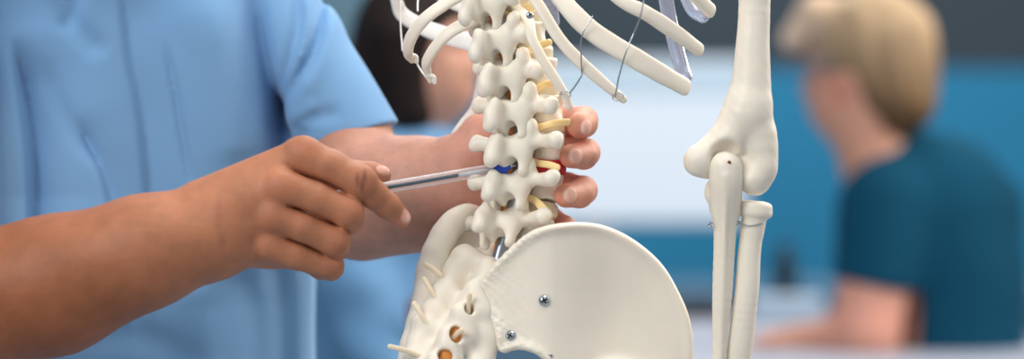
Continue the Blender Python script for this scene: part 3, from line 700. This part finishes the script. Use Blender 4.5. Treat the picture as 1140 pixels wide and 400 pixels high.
for pts, am, wd2 in folds:
    d, tt, sg = polydist(PX2, PY2, pts, True); tp = np.clip(tt * 3.5, 0, 1); tp = tp * tp * (3 - 2 * tp)
    if am < -8.5 and wd2 != 24 and wd2 != 42:      # crisp edge, easing back to the right
        s2 = d * sg; dd += -am * tp * np.where(s2 > 0, np.exp(-s2 / (wd2 * .8)), np.exp(-(s2 / 4.5)**2))
    else: dd += 1.45 * am * np.minimum(tp, np.clip((1 - tt) * 5, 0, 1)) * np.exp(-(d / (1.25 * wd2))**2)
dd += 1.2 * np.sin(PX2 * .05 + 2 * np.sin(PY2 * .021)) * np.sin(PY2 * .018 + 1)
v.D = (v.D + dd[:, None, :] * np.clip((420 - v.ys) / 60, 0, 1)[None, :, None]).astype(np.float32)
SVt = v.mesh(2)
sp = SVt[0]
scol = np.tile(np.array(lin(121, 164, 206)), (len(sp), 1))
obj('scrub_top', SVt, SCRUB, PR, scol)
v = Vol(np.arange(-620, 40, 14.), np.arange(60, 640, 14.), np.arange(FLOOR + 60, -480, 16.))
for s in (-1, 1):
    hip = TC + (-10, 45, -560) + sd * s * 75
    v.add(chain([hip + UP * 60, hip + fd * 30 + UP * -560, np.array([hip[0], hip[1] + 10, FLOOR + 110])], [140, 92, 74]), 40)
obj('scrub_trousers', v.mesh(1), TROUSER, PR)
v = Vol(np.arange(HC[0] - 160, HC[0] + 160, 7.), np.arange(HC[1] - 160, HC[1] + 160, 7.), np.arange(HC[2] - 120, HC[2] + 190, 7.))
v.add(Ell(HC - fd * 14 + UP * 18, (118, 102, 138), np.stack([fd, sd, UP]))); v.cut(Ell(HC + fd * 110 + UP * -40, (100, 130, 120), np.stack([fd, sd, UP])), 14)
obj('hair', v.mesh(1), DARKHAIR, PR)
for s in (-1, 1):
    hip = TC + (-10, 45, -560) + sd * s * 75; b0 = np.array([hip[0], hip[1] + 10, FLOOR + 56])
    v = Vol.fit([Rc(b0, b0 + fd * 210, 62, 48)], 9); v.add([Rc(b0, b0 + fd * 205, 60, 44)], 20); v.cut(Box(np.array([b0[0], b0[1], FLOOR - 40]), (500, 500, 40)), 2)
    obj('shoe', v.mesh(1), SHOE, PR)
# ---------------- the pen
P0, P1 = U(352, 222.5, -58), U(558, 187, -20)
pd = (P1 - P0); PL = np.linalg.norm(pd); pd = pd / PL; FR = frame_to(pd)
PEN = thing('ballpoint_pen', 'clear plastic ballpoint pen with blue tip held between thumb and finger, touching the spine', 'pen', toworld(P0))
CLEAR = mat('clear_pen_plastic', (252, 252, 254), 0.1, 0.0, 10, alpha=0.06, rim=0.95, sss=.4, sssr=(1, 1, 1), spec=0.7)
WHITEP = mat('milky_ink_tube', (226, 232, 238), 0.3, 0.02, 30, trans=0.3)
INK = mat('dark_teal_ink', (2, 52, 72), 0.3, 0.02, 30)
BLUE = mat('blue_tip_plastic', (34, 84, 205), 0.3, 0.03, 30)
CLB = mat('smoky_pen_edge', (150, 158, 176), 0.2)
hexr = [(5.9, 0), (6.3, 2), (6.3, PL - 9), (5.8, PL - 8)]
obj('barrel', lathe(hexr, 24, FR, P0), CLEAR, PEN)
obj('ink_tube', lathe([(2.3, PL * .77), (2.3, PL - 10)], 14, FR, P0), WHITEP, PEN)
obj('ink_column', lathe([(1.2, 0), (2.3, 1), (2.3, PL * .76), (1.2, PL * .765)], 14, FR, P0), INK, PEN)
obj('tip_plug', lathe([(6.5, PL - 9), (6.9, PL - 7), (6.7, PL + 5), (3.4, PL + 10)], 20, FR, P0), BLUE, PEN)
obj('writing_tip', lathe([(2.6, PL + 8), (1.6, PL + 13), (.6, PL + 18)], 16, FR, P0), STEEL, PEN)
# ---------------- two people further back in the room
def B(w):
    s = 1 + w / D0
    return (lambda px, py, dw=0.0: U(px, py, w + dw * s)), s
def head(v, c, f, s, k=1.0):
    r = np.stack([f, np.cross(UP, f), UP]); sdv = r[1]
    v.add([Ell(c + f * -6 * s, (62 * k * s, 50 * k * s, 66 * k * s), r), Ell(c + (f * 22 + UP * -38) * s, (38 * k * s, 34 * k * s, 40 * k * s), r)], 18 * s)
    v.add([Rc(c + (f * 56 + UP * 2) * s, c + (f * 66 + UP * -22) * s, 5 * s, 8 * s), Ell(c + (f * 52 + UP * -44) * s, (10 * s, 17 * s, 6 * s), r), Ell(c + (f * 50 + UP * 12) * s, (10 * s, 34 * s, 6 * s), r)], 7 * s)
    for q in (-1, 1):
        v.add(Ell(c + (sdv * q * 49 - f * 6 + UP * -8) * s, (11 * s, 5 * s, 19 * s), r), 4 * s)
        v.cut(Ell(c + (f * 56 + sdv * q * 22 + UP * 0) * s, (8 * s, 12 * s, 7 * s), r), 5 * s)
    return r
def finish_legs(v, hipc, f, s):
    sdv = np.cross(UP, f)
    for q in (-1, 1):
        h_ = hipc + sdv * q * 55 * s; kn = h_ + f * 280 * s * .8; an = np.array([kn[0], kn[1], FLOOR + 70])
        v.add(chain([h_, kn, an], [72 * s * .7, 52 * s * .7, 36 * s * .7]), 20); v.add(Rc(an + UP * -32, an + UP * -40 + f * 150, 38, 28), 14)

# the fair-haired one on the right
b, s = B(2307)
f1 = np.array([-.86, .5, 0]); f1 /= np.linalg.norm(f1)
hc = b(958, 78)
body = Vol(np.arange(b(820, 0)[0], b(1240, 0)[0], 8.), np.arange(1700, 3000, 9.), axis(FLOOR, b(0, -40)[2], 16, [(b(0, 410)[2], b(0, -30)[2])], 8))
r1 = head(body, hc, f1, s, 1.0)
body.add([Rc(b(960, 120), b(985, 205), 40 * s, 44 * s), Rc(b(990, 210), b(1060, 218), 40 * s, 40 * s), Rc(b(1050, 250), b(1060, 520), 70 * s, 80 * s)], 20 * s)
sh, elb, wr = b(985, 235, -52), b(964, 375, -84), b(890, 384, -40)
body.add([Rc(sh, elb, 44 * s, 36 * s)], 14 * s); body.add([Rc(elb, wr, 34 * s, 21 * s), Rc(wr, b(858, 388, -30), 22 * s, 20 * s)], 10 * s)
for j in range(4):
    y0 = -44 + j * 12
    body.add(chain([b(858, 386, y0 * .8), b(838, 388, y0), b(826, 394, y0)], [8.5 * s, 7.5 * s, 6.5 * s]), 3 * s)
body.add(chain([b(866, 382, -46), b(852, 380, -58), b(840, 386, -60)], [9 * s, 8 * s, 7 * s]), 4 * s)
sh2 = b(1090, 235, 50)
body.add(chain([sh2, b(1105, 380, 60), b(1000, 400, 90)], [42 * s, 36 * s, 24 * s]), 14 * s)
hip1 = b(1070, 560)
finish_legs(body, hip1, f1, s)
V1, F1 = body.mesh(2)
c1 = tint(V1, (214, 158, 134), [(b(940, 100, -30), 24 * s, (206, 118, 100), .7), (b(918, 118), 30 * s, (222, 160, 134), .4), (b(960, 160), 50 * s, (206, 146, 116), .6), (b(960, 360, -80), 60 * s, (214, 140, 128), .6)])
PB = thing('person', 'person with short blond hair and petrol teal top seated at the desk, seen from behind', 'person', toworld(np.array([hip1[0], hip1[1], FLOOR])))
obj('body', (V1, F1), BGSKIN, PB, c1)
top = Vol(np.arange(b(900, 0)[0], b(1240, 0)[0], 8.), np.arange(1780, 2900, 9.), np.arange(b(0, 560)[2], b(0, 120)[2], 8.))
top.add([Rc(b(992, 212), b(1052, 206), 50 * s, 52 * s), Rc(b(1036, 246), b(1058, 470), 90 * s, 98 * s), Rc(b(974, 198), b(1004, 172, 10), 20 * s, 28 * s), Rc(b(1056, 212), b(1090, 300, 20), 50 * s, 52 * s)], 24 * s)
top.add([Rc(sh + UP * 6 * s, sh * .42 + elb * .58, 52 * s, 48 * s)], 16 * s)
top.add([Rc(sh2, sh2 * .4 + b(1105, 380, 60) * .6, 52 * s, 48 * s)], 16 * s)
he = b(968, 318, -70)
top.cut(Fn(lambda X, Y, Z: np.maximum(np.maximum(Z - he[2] + .16 * (X - he[0]), X - b(1012, 0)[0]), Y - b(0, 0, -14)[1] - 0 * Z), (b(880, 0)[0], 1700, b(0, 540)[2]), (b(1020, 0)[0], b(0, 0, 0)[1], b(0, 290)[2])), 5)
top.cut(Fn(lambda X, Y, Z: b(0, 540)[2] - Z + 0 * X + 0 * Y, (-9e3, -9e3, -9e3), (9e3, 9e3, -9e2)), 3) if False else None
top.disp(lambda X, Y, Z: 4 * np.sin(X * .02 + Z * .012) * np.sin(Z * .016 - X * .008))
obj('scrub_top', top.mesh(2), TEALSCRUB, PB)
hair = Vol(np.arange(b(860, 0)[0], b(1060, 0)[0], 5.), np.arange(2307 - 240, 2307 + 240, 6.), np.arange(b(0, 160)[2], b(0, -50)[2], 5.))
hair.add([Ell(hc + f1 * -16 * s + UP * 22 * s, (72 * s, 60 * s, 70 * s), r1), Ell(hc + (f1 * -44 + UP * -14) * s, (40 * s, 52 * s, 52 * s), r1), Rc(hc + (f1 * -54 + UP * -40) * s, hc + (f1 * -42 + UP * -58) * s, 30 * s, 22 * s)], 18 * s)
hair.add([Rc(hc + (f1 * 40 + UP * 62) * s + r1[1] * q_ * s, hc + (f1 * 66 + UP * 34) * s + r1[1] * q_ * 1.2 * s, 22 * s, 13 * s) for q_ in (-34, -16, 0, 16, 34)], 12 * s)
hair.cut([Ell(hc + (f1 * 56 + UP * -44) * s, (58 * s, 84 * s, 62 * s), r1), Ell(hc + (f1 * 6 + UP * -34) * s, (24 * s, 90 * s, 32 * s), r1)], 6 * s)
hair.disp(lambda X, Y, Z: 3.0 * np.sin((X * .11 + Y * .09) + 1.5 * np.sin(Z * .03)) * np.sin(Z * .018 + X * .02))
hv = hair.mesh(1)
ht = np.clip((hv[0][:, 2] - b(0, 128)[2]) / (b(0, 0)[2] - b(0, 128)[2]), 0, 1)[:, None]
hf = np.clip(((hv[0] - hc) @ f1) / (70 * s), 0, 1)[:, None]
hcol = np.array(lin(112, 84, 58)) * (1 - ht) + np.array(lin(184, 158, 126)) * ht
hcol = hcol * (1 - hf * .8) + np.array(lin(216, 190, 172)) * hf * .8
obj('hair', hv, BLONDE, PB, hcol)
GL = obj('glasses', sweep([hc + (r1[1] * -50 + UP * 2 + f1 * -4) * s, hc + (r1[1] * -50 + UP * 4 + f1 * 40) * s, hc + (r1[1] * -44 + UP * 4 + f1 * 72) * s, hc + (r1[1] * 0 + UP * 4 + f1 * 80) * s, hc + (r1[1] * 44 + UP * 4 + f1 * 72) * s, hc + (r1[1] * 50 + UP * 4 + f1 * 40) * s, hc + (r1[1] * 50 + UP * 2 - f1 * 4) * s], 6 * s, 5 * s, n=4, m=8), mat('grey_glasses', (110, 118, 130), .4), PB)
v = Vol.fit(chain([hip1, hip1 + f1 * 100], [150, 150]), 14)
v = Vol(np.arange(hip1[0] - 560, hip1[0] + 300, 15.), np.arange(hip1[1] - 350, hip1[1] + 560, 15.), np.arange(FLOOR + 60, hip1[2] + 230, 15.))
sdv = np.cross(UP, f1)
for q_ in (-1, 1):
    h_ = hip1 + sdv * q_ * 55 * s; kn = h_ + f1 * 280 * s * .8
    v.add(chain([h_, kn, np.array([kn[0], kn[1], FLOOR + 120])], [84 * s * .75, 62 * s * .75, 46 * s * .75]), 20)
obj('scrub_trousers', v.mesh(1), TEALSCRUB, PB)
def stool(c, label):
    t = thing('stool', label, 'stool', toworld(np.array([c[0], c[1], FLOOR])))
    z = c[2]
    obj('seat', lathe([(10, z - 50), (240, z - 50), (258, z - 30), (250, z - 6), (10, z)], 32, c=(c[0], c[1], 0)), mat('black_vinyl', (40, 42, 46), .5), t)
    obj('column', lathe([(28, FLOOR + 60), (28, z - 48)], 20, c=(c[0], c[1], 0)), STEEL, t)
    for q in range(5):
        a = q * 2 * math.pi / 5
        obj('leg', sweep([np.array([c[0], c[1], FLOOR + 70]), np.array([c[0] + 330 * math.cos(a), c[1] + 330 * math.sin(a), FLOOR + 26])], [40, 30], [34, 26]), STEEL, t)
stool(hip1 + UP * -124, 'round black stool under the person with blond hair')

# the dark-haired one behind the practitioner's arm
b, s = B(1500)
f2 = np.array([.86, -.5, 0]); f2 /= np.linalg.norm(f2)
hc = b(472, 58)
body = Vol(np.arange(b(300, 0)[0], b(640, 0)[0], 8.), np.arange(900, 2100, 9.), axis(FLOOR, b(0, -70)[2], 16, [(b(0, 410)[2], b(0, -50)[2])], 8))
r2 = head(body, hc, f2, s, 1.08)
body.add([Rc(b(462, 110), b(452, 190), 38 * s, 40 * s), Rc(b(425, 215, 20), b(500, 215, -10), 44 * s, 44 * s), Rc(b(440, 230), b(420, 520), 80 * s, 84 * s)], 26 * s)
body.add(chain([b(405, 215, -50), b(398, 340, -80), b(440, 440, -120), b(478, 372, -110)], [42 * s, 34 * s, 20 * s, 14 * s]), 12 * s)
for j in range(4): body.add(chain([b(470, 362 + j * 4, -122), b(464, 346 + j * 5, -126), b(458, 338 + j * 6, -124)], [8 * s, 7 * s, 6 * s]), 3 * s)
body.add(chain([b(472, 360, -120), b(468, 344, -130), b(464, 336, -132)], [8 * s, 8 * s, 7 * s]), 3 * s)
body.add(chain([b(500, 220, 40), b(520, 330, 60), b(500, 360, -40)], [42 * s, 34 * s, 22 * s]), 12 * s)
hip2 = b(425, 545)
finish_legs(body, hip2, f2, s)
V2, F2 = body.mesh(2)
c2 = tint(V2, (206, 152, 128), [(b(520, 120), 26 * s, (190, 112, 98), .5), (b(462, 345, -126), 40 * s, (150, 70, 66), .8)])
PC = thing('person', 'dark-haired person in mid blue scrubs sitting behind the outstretched sleeve', 'person', toworld(np.array([hip2[0], hip2[1], FLOOR])))
obj('body', (V2, F2), BGSKIN, PC, c2)
top = Vol(np.arange(b(300, 0)[0], b(600, 0)[0], 8.), np.arange(900, 2000, 9.), np.arange(b(0, 560)[2], b(0, 122)[2], 8.))
top.add([Rc(b(425, 215, 20), b(505, 212, -10), 54 * s, 54 * s), Rc(b(440, 240), b(420, 460), 100 * s, 104 * s), Rc(b(455, 180), b(480, 172, -20), 40 * s, 38 * s)], 24 * s)
top.add(Rc(b(405, 215, -50), b(396, 318, -78), 56 * s, 52 * s), 10 * s); top.add(Rc(b(500, 220, 40), b(517, 310, 60), 52 * s, 46 * s), 10 * s); top.add(Rc(b(396, 318, -78), b(438, 425, -118), 48 * s, 36 * s), 10 * s)
top.disp(lambda X, Y, Z: 9 * np.sin(X * .03 + Z * .02) * np.sin(Z * .028 - X * .012))
tv = top.mesh(2)
obj('scrub_top', tv, MIDSCRUB, PC)
hair = Vol(np.arange(b(370, 0)[0], b(560, 0)[0], 6.), np.arange(1500 - 260, 1500 + 260, 6.), np.arange(b(0, 180)[2], b(0, -70)[2], 6.))
hair.add([Ell(hc + (f2 * -12 + UP * 14) * s, (74 * s, 62 * s, 78 * s), r2), Ell(hc + (f2 * -46 + UP * -30) * s, (42 * s, 58 * s, 66 * s), r2), Rc(b(420, 80), b(424, 132), 36 * s, 22 * s)], 16 * s)
hair.add([Rc(hc + (f2 * -20 + UP * -30) * s, hc + (f2 * -30 + UP * -88) * s, 58 * s, 40 * s)], 16 * s)
hair.add(Rc(b(446, 40, -34), b(456, 122, -34), 36 * s, 28 * s), 14 * s)
hair.cut(Ell(hc + (f2 * 62 + UP * -34) * s, (34 * s, 100 * s, 72 * s), r2), 8 * s)
obj('hair', hair.mesh(1), DARKHAIR, PC)
v = Vol(np.arange(hip2[0] - 300, hip2[0] + 560, 15.), np.arange(hip2[1] - 520, hip2[1] + 300, 15.), np.arange(FLOOR + 60, hip2[2] + 230, 15.))
sdv = np.cross(UP, f2)
for q_ in (-1, 1):
    h_ = hip2 + sdv * q_ * 55 * s; kn = h_ + f2 * 280 * s * .8
    v.add(chain([h_, kn, np.array([kn[0], kn[1], FLOOR + 120])], [84 * s * .75, 62 * s * .75, 46 * s * .75]), 20)
obj('scrub_trousers', v.mesh(1), MIDSCRUB, PC)
stool(hip2 + UP * -104, 'round black stool under the dark-haired person')
# ------------------------------------------------------------------ the room
def RM(px, py, d):                           # a point d metres from the camera, in metres
    s = d / (D0 * K); return np.array([(px - 570) * s * K, d - D0 * K, H + (200 - py) * s * K])
DW = 6.6
yw = DW - D0 * K
GREYW = mat('dark_grey_wall_paint', (62, 76, 86), 0.8, 0.03, 3)
TEALW = mat('teal_wall_paint', (40, 138, 182), 0.75, 0.03, 3)
GB = mat('blue_grey_wall_paint', (92, 124, 140), 0.8, 0.03, 3)
zb = RM(0, 78, DW)[2]
WHITEM = mat('white_laminate', (226, 228, 234), 0.4, 0.02, 10)
obj('floor', wbox((0, 1.6, -0.05), (5, 6.2, .05)), mat('grey_vinyl_floor', (150, 158, 166), .5, .05, 4), kind='structure', smooth=False)
obj('wall_back', wbox((0, yw + .06, 1.5), (5, .05, 1.5)), GREYW, kind='structure', smooth=False)
obj('trim_1', wbox((1.6, yw, zb / 2), (3.4, .012, zb / 2)), TEALW, kind='structure', smooth=False)
obj('wall_alcove', wbox((-1.25, yw - .7, 1.5), (1.0, .05, 1.5)), GB, kind='structure', smooth=False)
obj('wall_left_blocker', wbox((-2.2, 1.2, 1.5), (.05, 3.4, 1.5)), GB, kind='structure', smooth=False)  # unseen wall added to cut ambient light from the left
# lit screen
dS = 5.2
a, c = RM(598, 250, dS), RM(832, 66, dS)
MO = thing('monitor', 'wide white lit monitor standing behind the skeleton against the teal wall', 'monitor', ((a[0] + c[0]) / 2, a[1], RM(0, 318, dS)[2]))
cx, cz = (a[0] + c[0]) / 2, (a[2] + c[2]) / 2; hx, hz = (c[0] - a[0]) / 2, (c[2] - a[2]) / 2
GREYP = mat('pale_grey_plastic', (190, 200, 212), .4)
SCR = mat('white_screen', (204, 214, 224), .3, .02, 3, emit=.40)
BARM = mat('pale_blue_screen_bar', (178, 200, 216), .3, .03, 3, emit=.3)
bevel(obj('housing', wbox((cx, a[1] + .03, cz), (hx, .02, hz)), GREYP, MO, smooth=False), .004)
sc_ = obj('screen', wbox((cx, a[1] + .008, cz), (hx - .008, .003, hz - .008)), SCR, MO, smooth=False)
obj('toolbar', wbox((cx, a[1] + .004, c[2] - .045), (hx - .01, .0012, .03)), BARM, sc_, smooth=False)
zt = RM(0, 318, dS)[2]
xs_ = RM(664, 0, dS)[0]
obj('stand', wbox((xs_, a[1] + .05, (a[2] + zt) / 2 + .03), (.03, .01, (a[2] - zt) / 2 + .02)), GREYP, MO, smooth=False)
obj('foot', wbox((xs_, a[1] + .05, zt + .006), (.07, .06, .006)), GREYP, MO, smooth=False)
# low cabinet under the monitor
CB = thing('low_cabinet', 'blue-grey low cabinet with two doors under the white monitor', 'cabinet', (.4, dS - D0 * K + .1, 0))
CAB = mat('blue_grey_cabinet', (88, 124, 152), .5)
bevel(obj('carcass', wbox((.45, dS - D0 * K + .1, zt / 2 - .015), (1.05, .22, zt / 2 - .017)), CAB, CB, smooth=False), .004)
bevel(obj('worktop', wbox((.45, dS - D0 * K + .09, zt - .016), (1.08, .25, .016)), CAB, CB, smooth=False), .004)
for q in (-1, 1):
    d_ = bevel(obj('door', wbox((.45 + q * .5, dS - D0 * K - .13, zt / 2 - .02), (.48, .01, zt / 2 - .06)), CAB, CB, smooth=False), .003)
    obj('handle', wbox((.45 + q * .08, dS - D0 * K - .15, zt * .7), (.008, .012, .08)), STEEL, d_, smooth=False)
# desk
zd = RM(0, 352, 4.25)[2]
x0, x1 = RM(640, 0, 4.2)[0], RM(1080, 0, 4.2)[0]
y0, y1 = 3.12 - D0 * K, 4.3 - D0 * K
DK = thing('desk', 'white desk in front of the person with blond hair', 'desk', ((x0 + x1) / 2, (y0 + y1) / 2, 0))
bevel(obj('desk_top', wbox(((x0 + x1) / 2, (y0 + y1) / 2, zd - .014), ((x1 - x0) / 2, (y1 - y0) / 2, .014)), mat('lilac_white_desktop', (164, 170, 186), .4, .03, 6), DK, smooth=False), .004)
for px_ in (x0 + .05, x1 - .05):
    for py_ in (y0 + .06, y1 - .06): obj('leg', wbox((px_, py_, (zd - .028) / 2), (.022, .022, (zd - .028) / 2)), STEEL, DK, smooth=False)
# things on the desk
kb = RM(730, 346, 4.2)
KB = thing('keyboard', 'black keyboard lying at the far edge of the white desk', 'keyboard', (kb[0], 4.2 - D0 * K, zd))
BLK = mat('black_plastic', (28, 34, 42), .5)
bevel(obj('tray', wbox((kb[0], 4.2 - D0 * K, zd + .012), (.115, .06, .012)), BLK, KB, smooth=False), .003)
for r_ in range(4):
    obj('key_row', wbox((kb[0], 4.2 - D0 * K - .042 + r_ * .028, zd + .027), (.105, .011, .004)), BLK, KB, smooth=False)
bt = RM(874, 352, 4.2)
BT = thing('spray_bottle', 'small black bottle with narrow neck standing on the white desk', 'bottle', (bt[0], 4.2 - D0 * K, zd))
zB = zd
obj('bottle_body', lathe([(1, 0), (25, 0), (27, 4), (27, 132), (24, 146), (12, 156), (12, 164)], 28, c=np.array([bt[0], 4.2 - D0 * K, zB - H]) / K), mat('black_bottle', (20, 26, 36), .35), BT)
obj('cap', lathe([(1, 160), (14, 160), (14, 182), (9, 188), (1, 189)], 24, c=np.array([bt[0], 4.2 - D0 * K, zB - H]) / K), mat('black_cap', (14, 16, 20), .4), BT)
pp = RM(872, 345, 4.0)
bevel(tag(obj('tissue_box', wbox((pp[0] + .01, 4.05 - D0 * K, zd + .022), (.06, .04, .022)), mat('pale_grey_card', (176, 196, 214), .7), smooth=False), 'low pale grey box on the desk in front of the black bottle', 'box'), .003)
pp = RM(1000, 0, 3.8)
